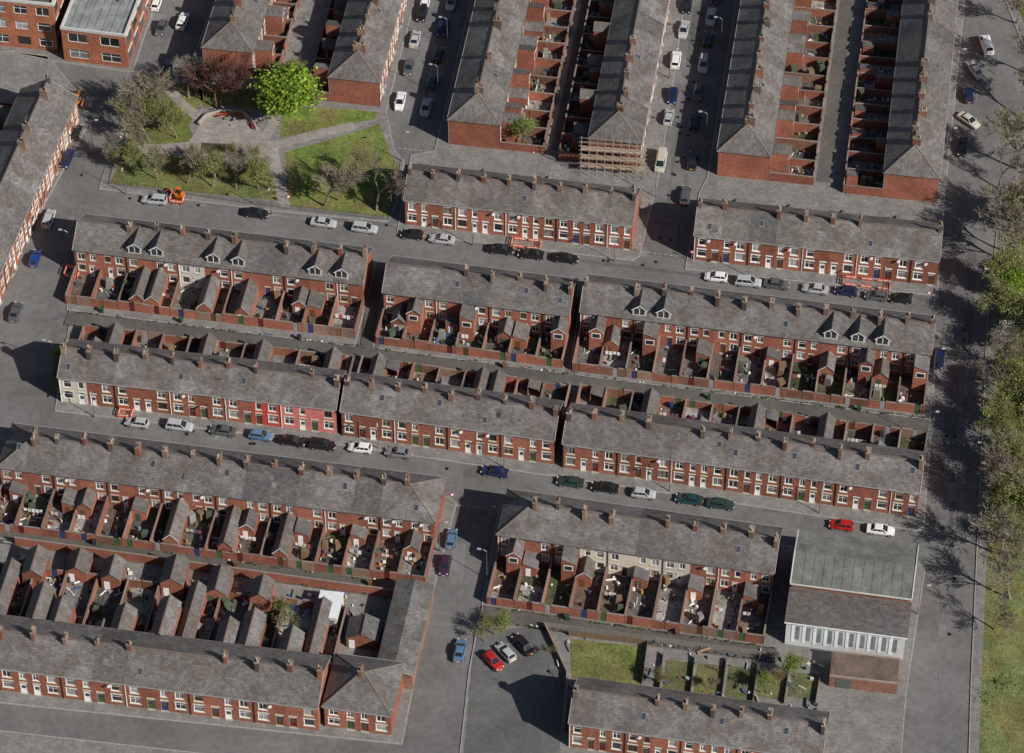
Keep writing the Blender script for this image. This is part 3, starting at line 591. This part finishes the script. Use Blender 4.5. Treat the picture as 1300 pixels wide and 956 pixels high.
for u,v,s in [(165,212,.5),(204,222,.5),(246,226,.55),(284,230,.5),(305,232,.55),(245,205,.45),(300,206,.5),(322,208,.5),(200,165,.45),(150,215,.5),(262,112,.5)]: pt('garden_shrub',TR.choice(bud),u,v,s)
for u,v,s in [(1296,340,1.3),(1284,272,1.2),(1292,215,1.3),(1296,150,1.2),(1291,30,1.0),(1276,470,1.0),(1270,520,1.0),(1262,655,1.1),(1270,705,1.2),(1264,600,1.0),(1282,760,1.0),(1320,320,1.3),(1274,320,1.1),(1262,800,.8),(1312,95,1.2),(1268,240,1.0)]: pt('bare_tree',TR.choice(bare),u,v,s)
for u,v,s in [(1282,392,.72),(1298,380,.7),(1290,362,.6),(1302,410,.7),(1296,440,.55)]: pt('leafy_tree',green[0],u,v,s)
for u,v,s in [(1290,590,.7),(1300,640,.8),(1276,625,.6),(1262,690,.5),(1296,540,.7),(1280,500,.6),(1290,485,.7),(1298,700,.6)]: pt('leafy_tree',green[1],u,v,s)
for u,v,s in [(1278,420,.9),(1330,460,1.2),(1315,560,1.1),(1262,560,.9),(1276,370,.9),(1285,610,.9),(1275,660,.9),(1296,670,1.0),(1290,300,.9),(1268,580,.8),(1286,520,.9)]: pt('budding_tree',bigbud,u,v,s)
pt('blossom_tree',bloss,1272,450,.9); pt('blossom_tree',bloss,1286,430,.75)
for u,v,s in [(628,806,.6),(615,815,.5),(642,800,.45),(663,188,.65),(700,830,.3),(985,870,.45),(1010,862,.5),(965,880,.4),(835,870,.5),(905,875,.4),(648,178,.4),(98,445,.2),(72,460,.3),(78,480,.3)]: pt('garden_shrub',TR.choice(bud+[green[1]]),u,v,s)
pt('garden_shrub',bud[0],355,800,.8)
mb=MB(); rr=random.Random(77)
for k in range(380):
    v=rr.uniform(240,900); e=1268-(v-240)*.035; u=e+abs(rr.gauss(0,28))+6
    if v>710 and rr.random()<.9: continue
    p=P(u,v); cc=rr.choice([(.20,.23,.07),(.24,.20,.12),(.18,.16,.10),(.24,.30,.08),(.22,.18,.12),(.21,.26,.07)]); rad=rr.uniform(.4,1.6)
    for j in range(60):
        o=Vector((rr.gauss(0,rad*.6),rr.gauss(0,rad*.6),abs(rr.gauss(0,rad*.5)))); a=Vector((p.x,p.y,.15))+o
        t=Vector((rr.gauss(0,1),rr.gauss(0,1),rr.gauss(0,1))).normalized(); q=t.cross(Vector((rr.gauss(0,1),rr.gauss(0,1),rr.gauss(0,1)))).normalized(); s=rr.uniform(.08,.2)
        mb.face([a-t*s,a-q*s*.6,a+t*s,a+q*s*.6],'leaf',vary(cc,.35,rr))
mb.build('undergrowth')
slab('grass_strip',[(62,498),(72,450),(90,420),(94,440),(80,505)],.14,'grass',(.09,.12,.04))
# ---------------------------------------------------------------- cars
CM={}
def carmesh(style,col):
    key=(style,col)
    if key in CM: return CM[key]
    mb=MB(); 
    if style=='hatch': L,wd,st=3.95,.84,[(-1.97,.62,.70),(-1.90,.92,.80),(-1.1,.98,.84),(.55,.95,.85),(.8,.93,.85),(1.6,.80,.80),(1.97,.58,.66)]; gh=(-1.85,1.0,-1.45,.15,1.46,.93)
    elif style=='saloon': L,wd,st=4.5,.87,[(-2.25,.60,.74),(-2.18,.92,.82),(-1.3,.96,.87),(.6,.93,.88),(.95,.91,.88),(1.85,.78,.83),(2.25,.56,.68)]; gh=(-1.65,1.15,-1.0,.25,1.42,.91)
    elif style=='estate': L,wd,st=4.5,.88,[(-2.25,.60,.76),(-2.2,.94,.84),(-1.3,1.0,.88),(.6,.98,.89),(.95,.95,.89),(1.85,.86,.85),(2.25,.62,.72)]; gh=(-2.15,1.15,-1.9,.3,1.62,.96)
    else: L,wd,st=4.9,.95,[(-2.45,.62,.90),(-2.44,1.0,.93),(-1.3,1.05,.95),(.9,1.05,.95),(1.5,1.05,.93),(2.2,.95,.90),(2.45,.62,.80)]; gh=(-2.42,1.75,-2.38,1.05,2.0,1.03)
    rings=[]
    for x,zt,hw in st:
        rings.append([(x,-hw*.92,.24),(x,-hw,.45),(x,-hw,zt-.14),(x,-hw*.86,zt),(x,hw*.86,zt),(x,hw,zt-.14),(x,hw,.45),(x,hw*.92,.24)])
    for a,b in zip(rings[:-1],rings[1:]):
        for k in range(8): j=(k+1)%8; mb.face([a[k],a[j],b[j],b[k]],'carpaint' if k!=7 else 'tyre',col)
    mb.face(rings[0],'carpaint',col); mb.face(rings[-1],'carpaint',col)
    x0,x1,r0,r1,zr,zb=gh; hb=wd*.88; ht=wd*.70; zb-=.03
    Bp=[(x0,-hb,zb),(x1,-hb,zb),(x1,hb,zb),(x0,hb,zb)]; T=[(r0,-ht,zr-.04),(r1,-ht,zr-.04),(r1,ht,zr-.04),(r0,ht,zr-.04)]
    for k in range(4): j=(k+1)%4; mb.face([Bp[k],Bp[j],T[j],T[k]],'carpaint',col)
    rc=[(r0+.15,-ht*.8,zr),(r1-.15,-ht*.8,zr),(r1-.15,ht*.8,zr),(r0+.15,ht*.8,zr)]
    mb.face(rc,'carpaint',col)
    for k in range(4): j=(k+1)%4; mb.face([T[k],T[j],rc[j],rc[k]],'carpaint',col)
    def glass(a,b,c,d,u0,u1,v0,v1,out):
        a,b,c,d=map(Vector,(a,b,c,d)); o=Vector(out)*.012
        def I(u,v): return (a.lerp(b,u)).lerp(d.lerp(c,u),v)+o
        mb.face([I(u0,v0),I(u1,v0),I(u1,v1),I(u0,v1)],'carglass',col)
    glass(Bp[1],Bp[2],T[2],T[1],.06,.94,.06,.95,(1,0,.7)); glass(Bp[3],Bp[0],T[0],T[3],.08,.92,.15,.92,(-1,0,.7))
    if style=='van': sp=[(.72,.95)]
    else: sp=[(.06,.36),(.40,.68),(.71,.94)] 
    for u0,u1 in sp: glass(Bp[0],Bp[1],T[1],T[0],u0,u1,.12,.9,(0,-1,.4)); glass(Bp[3],Bp[2],T[2],T[3],u0,u1,.12,.9,(0,1,.4))
    for x in (-L*.31,L*.33):
        for s in (-1,1):
            y=s*(wd-.06); mb.beam((x,y-.1,.32),(x,y+.1,.32),.32,'tyre',col,n=12); mb.beam((x,y+s*.1,.32),(x,y+s*.115,.32),.19,'metal',(.45,.45,.45),n=8)
    for s in (-1,1):
        mb.box(L/2-.18,L/2-.03,s*.58-.14,s*.58+.14,.60,.72,'glass',(.6,.6,.6)); mb.box(-L/2-.01,-L/2+.08,s*.62-.12,s*.62+.12,.66,.86,'plastic',(.4,.02,.02))
        mb.box(x1-.35,x1-.2,s*(wd+.02)-.08,s*(wd+.02)+.08,.93,1.05,'carpaint',col)
    mb.box(L/2-.06,L/2+.01,-.3,.3,.42,.54,'tyre',col); mb.box(L/2+.0,L/2+.03,-.25,.25,.30,.40,'plastic',(.7,.7,.7)); mb.box(-L/2-.03,-L/2+.02,-.25,.25,.45,.56,'plastic',(.7,.6,.1))
    me=mb.mesh('car_mesh'); CM[key]=me; return me
SV=(.42,.43,.44);WT=(.78,.78,.77);BKc=(.012,.012,.014);GR=(.09,.095,.10);BL=(.015,.05,.22);LB=(.10,.18,.30);NV=(.012,.018,.07);RD=(.42,.015,.012);GN=(.02,.05,.045);PR=(.05,.02,.05);TL=(.012,.05,.055);CH=(.5,.47,.4)
S1=(50,5.9);S2=(50,6.7)
def vd(u,v): return (1644-u,-4324-v)
H='hatch';SA='saloon';ES='estate';VN='van'
CARS=[(62,278,(12,-30),SV,ES),(45,328,(12,-30),BL,H),(20,396,(12,-30),GR,SA),(85,202,(12,-28),NV,SA),(96,168,(12,-30),BKc,H),(232,27,(12,-34),WT,ES),(215,78,(12,-34),BKc,H),(199,4,(12,-34),WT,H),(205,36,(12,-34),GR,H),
(196,254,S1,SV,ES),(325,271,S1,BKc,SA),(411,283,S1,SV,SA),(463,290,S1,SV,ES),(523,298,S1,BKc,H),(561,304,S1,SV,SA),(636,317,S1,BKc,SA),(674,323,S1,BKc,SA),(718,328,S1,BKc,SA),
(909,352,S1,WT,H),(950,358,S1,SV,ES),(986,361,S1,GR,SA),(1035,367,S1,SV,SA),(1074,370,S1,NV,H),(1112,376,S1,GR,H),(1143,379,S1,BKc,H),
(174,537,S2,SV,H),(228,541,S2,SV,ES),(283,547,S2,GR,SA),(331,553,S2,LB,H),(371,560,S2,BKc,SA),(409,565,S2,BKc,ES),(457,569,S2,WT,H),(506,575,S2,(.2,.2,.22),SA),(628,599,S2,NV,SA),(724,612,S2,GN,SA),(768,619,S2,BKc,SA),(817,627,S2,SV,H),(875,634,S2,TL,SA),(915,640,S2,GN,SA),(1068,667,S2,RD,H),(1118,673,S2,WT,SA),
(508,129,0,WT,SA),(541,137,0,SV,SA),(548,104,0,TL,H),(519,86,0,GR,H),(527,50,0,SV,SA),(562,36,0,NV,SA),(536,18,0,BKc,H),(540,2,0,WT,H),(573,4,0,SV,H),(556,70,0,BKc,H),
(868,38,0,SV,SA),(858,76,0,WT,ES),(903,22,0,SV,SA),(893,82,0,SV,ES),(854,122,0,NV,H),(849,149,0,SV,H),(882,154,0,BKc,SA),(899,50,0,BKc,H),(908,-4,0,NV,H),(886,118,0,GR,H),(839,206,0,CH,VN),(879,204,0,BKc,SA),(870,248,0,GR,ES),(872,8,0,BKc,H),
(1252,57,(8,22),WT,VN),(1238,89,(14,20),SV,SA),(1229,121,(3,20),NV,H),(1230,153,(20,14),CH,SA),(1222,187,(3,-20),BKc,SA),(1192,456,(3,-30),NV,SA),
(573,684,0,LB,H),(565,718,0,PR,H),(584,826,0,LB,SA),(626,840,(14,15),RD,H),(642,829,(14,15),SV,H),(664,819,(14,15),BKc,SA)]
cr=random.Random(5)
for u,v,dr,col,st in CARS:
    if dr==0: dr=vd(u,v)
    a=P(u,v,.5); k=30/math.hypot(*dr); b=P(u+dr[0]*k,v+dr[1]*k,.5); d=b-a; ang=math.atan2(d.y,d.x)+(math.pi if cr.random()<.5 else 0)+cr.uniform(-.03,.03)
    zz=.135 if (600<u<700 and v>800) else 0
    inst('panel_van' if st==VN else 'parked_car',carmesh(st,col),(a.x,a.y,zz),ang)
# ---------------------------------------------------------------- bins
def binmesh(c):
    mb=MB(); B=[(-.22,-.24),(.22,-.24),(.22,.24),(-.22,.24)]
    lo=[(x,y,.05) for x,y in B]; hi=[(x*1.3,y*1.3,.98) for x,y in B]
    for k in range(4): mb.face([lo[k],lo[(k+1)%4],hi[(k+1)%4],hi[k]],'plastic',c)
    mb.face(lo,'plastic',c); mb.box(-.32,.32,-.36,.34,.98,1.07,'plastic',c); mb.beam((-.28,.36,1.0),(.28,.36,1.0),.035,'plastic',(.02,.02,.02))
    for s in (-1,1): mb.beam((s*.22,.26,.1),(s*.28,.26,.1),.1,'tyre',c,n=10)
    return mb.mesh('wheelie_bin_mesh')
bm=[binmesh(c) for c in ((.03,.03,.035),(.02,.05,.18),(.03,.08,.04),(.16,.08,.04))]
for p,k in BINS[::2]: inst('wheelie_bin',bm[k],p,cr.uniform(-.4,.4))
for u,v in [(988,470),(1090,522),(130,397),(640,467),(900,507),(230,410),(380,432),(300,720),(120,692),(470,744),(720,787),(860,806)]: p=P(u,v); inst('wheelie_bin',cr.choice(bm),(p.x,p.y,.13),cr.uniform(0,6))
# ---------------------------------------------------------------- street lamps
mb=MB(); mb.beam((0,0,0),(0,0,1.2),.11,'metal',(.25,.27,.26),n=8); mb.beam((0,0,1.2),(0,0,6.6),.07,'metal',(.25,.27,.26),n=8,w2=.045); mb.beam((0,0,6.6),(.5,0,7.0),.04,'metal',(.25,.27,.26),n=6); mb.beam((.5,0,7.0),(1.1,0,7.05),.03,'metal',(.25,.27,.26),n=6); mb.box(.9,1.5,-.13,.13,6.98,7.14,'plastic',(.4,.4,.38)); mb.box(.95,1.45,-.1,.1,6.92,6.98,'glass',(.6,.55,.4)); lm=mb.mesh('street_lamp_mesh')
for u,v,a in [(160,247,-1.6),(345,272,-1.6),(600,312,-1.6),(780,332,-1.6),(960,357,-1.6),(1120,372,-1.6),(120,530,-1.5),(290,547,-1.5),(480,570,-1.5),(640,594,-1.5),(850,624,-1.5),(1040,652,-1.5),(510,205,0),(556,120,3),(568,60,3),(832,250,0),(850,100,0),(896,180,3),(915,60,3),(618,735,3),(558,700,0),(1176,560,0),(1184,480,0),(1165,780,0),(1200,200,0),(1212,100,0),(90,330,3),(118,190,0),(70,470,3),(1248,600,3),(1256,380,3)]:
    p=P(u,v); inst('street_lamp',lm,(p.x,p.y,.1),a)
# ---------------------------------------------------------------- roadworks
def barrier():
    mb=MB(); O=(.75,.10,.02)
    for z in (.25,.55,.9): mb.box(-1,1,-.03,.03,z,z+.15,'plastic',O if z!=.55 else (.8,.75,.7))
    for x in (-.95,0,.87): mb.box(x,x+.08,-.04,.04,.05,1.05,'plastic',O)
    for x in (-.8,.7): mb.box(x,x+.12,-.3,.3,0,.06,'tyre',O)
    return mb.mesh('roadworks_barrier_mesh')
bme=barrier()
def works(u,v,lx,ly,dr=S1):
    a=P(u,v); b=P(u+dr[0],v+dr[1]); ang=math.atan2((b-a).y,(b-a).x); c,s=math.cos(ang),math.sin(ang)
    def Lc(x,y): return (a.x+c*x-s*y,a.y+s*x+c*y,.02)
    n=max(1,int(lx/2.1))
    for i in range(n):
        for yy in (-ly/2,ly/2): inst('roadworks_barrier',bme,Lc(-lx/2+(i+.5)*lx/n,yy),ang)
    for xx in (-lx/2,lx/2): inst('roadworks_barrier',bme,Lc(xx,0),ang+math.pi/2)
works(225,254,2.3,2.0); works(668,312,5,1.8); works(1100,362,8,1.8); works(95,133,2.2,3,(12,-30)); works(92,348,2.2,2.4,(12,-30)); works(160,527,2.2,1.4)
def digger():
    E=empty('mini_excavator',Matrix.Identity(4)); a=MB(); O=(.6,.16,.02)
    for s in (-1,1): a.box(-.8,.8,s*.55-.16,s*.55+.16,.05,.5,'tyre',O)
    a.build('tracks',E); b=MB(); b.box(-.7,.6,-.55,.55,.55,1.15,'paint',O); b.box(-.75,-.35,-.5,.5,1.15,1.5,'paint',O)
    b.build('body',E); c=MB(); c.box(-.3,.5,-.5,.1,1.15,2.2,'carglass',O); c.box(-.35,.55,-.55,.15,2.2,2.28,'paint',O); c.build('cab',E)
    d=MB(); d.beam((.6,.3,.9),(1.6,.3,2.2),.12,'paint',O); d.beam((1.6,.3,2.2),(2.5,.3,1.3),.1,'paint',O); d.beam((2.5,.3,1.3),(2.4,.3,.6),.22,'metal',(.1,.1,.1)); d.build('boom_and_bucket',E); return E
for u,v,a in [(228,252,2.8),(97,133,1.0)]: E=digger(); p=P(u,v); E.location=(p.x,p.y,.02); E.rotation_euler=(0,0,a)
# ---------------------------------------------------------------- scaffolding around corner house
M,L=locframe((738,214),(818,220)); mb=MB()
for i in range(9):
    for y in (-1.6,-.4):
        x=i*L/8; mb.beam((x,y,0),(x,y,8.2),.05,'metal',(.55,.48,.42),n=5)
for z in (1.9,2.9,3.9,4.9,5.9,6.9,7.8):
    for y in (-1.6,-.4): mb.beam((-.4,y,z),(L+.4,y,z),.045,'metal',(.55,.48,.42),n=4)
    if z in (1.9,3.9,5.9): mb.box(0,L,-1.5,-.5,z+.05,z+.1,'stone',(.42,.32,.24))
for i in range(8): mb.beam((i*L/8,-1.62,1.9 if i%2 else 5.9),((i+1)*L/8,-1.62,5.9 if i%2 else 1.9),.035,'metal',(.5,.42,.35),n=4)
mb.build('scaffolding',None,M)
mb=MB(); mb.beam((0,0,0),(0,0,2.4),.04,'metal',(.4,.4,.4),n=6); mb.beam((0,-.05,2.3),(0,-.08,2.3),.32,'paint',(.6,.03,.02),n=14); mb.beam((0,-.082,2.3),(0,-.09,2.3),.22,'paint',WH,n=14); sg=mb.mesh('sign_mesh')
for u,v in [(812,322),(878,332),(628,655),(574,640),(104,292),(1178,384),(155,186),(367,262)]: p=P(u,v); inst('traffic_sign',sg,(p.x,p.y,.1),cr.uniform(-.5,.5))
# ---------------------------------------------------------------- light and camera
el=math.radians(35); hx,hy=.80,-.60
s=bpy.data.lights.new('sun','SUN'); s.energy=5.0; s.angle=math.radians(.5); s.color=(1,.955,.89); so=bpy.data.objects.new('sun',s); bpy.context.collection.objects.link(so)
dirv=Vector((-hx*math.cos(el),-hy*math.cos(el),-math.sin(el))); so.rotation_euler=dirv.to_track_quat('-Z','Y').to_euler()
wd=bpy.data.worlds.new('World'); bpy.context.scene.world=wd; wd.use_nodes=True; nt=wd.node_tree
sk=nt.nodes.new('ShaderNodeTexSky'); sk.sky_type='NISHITA'; sk.sun_disc=False; sk.sun_elevation=el; sk.sun_rotation=math.atan2(hx,hy)
bg=nt.nodes['Background']; bg.inputs[1].default_value=.055; nt.links.new(sk.outputs[0],bg.inputs[0])
cd=bpy.data.cameras.new('camera'); co=bpy.data.objects.new('camera',cd); bpy.context.collection.objects.link(co); co.location=CAM; co.rotation_euler=(math.pi/2-DEP,0,0)
cd.sensor_width=36; cd.lens=36*F/1300; cd.clip_start=1; cd.clip_end=6000
sc=bpy.context.scene; sc.camera=co; sc.view_settings.view_transform='Standard'; sc.view_settings.look='None'; sc.view_settings.exposure=0
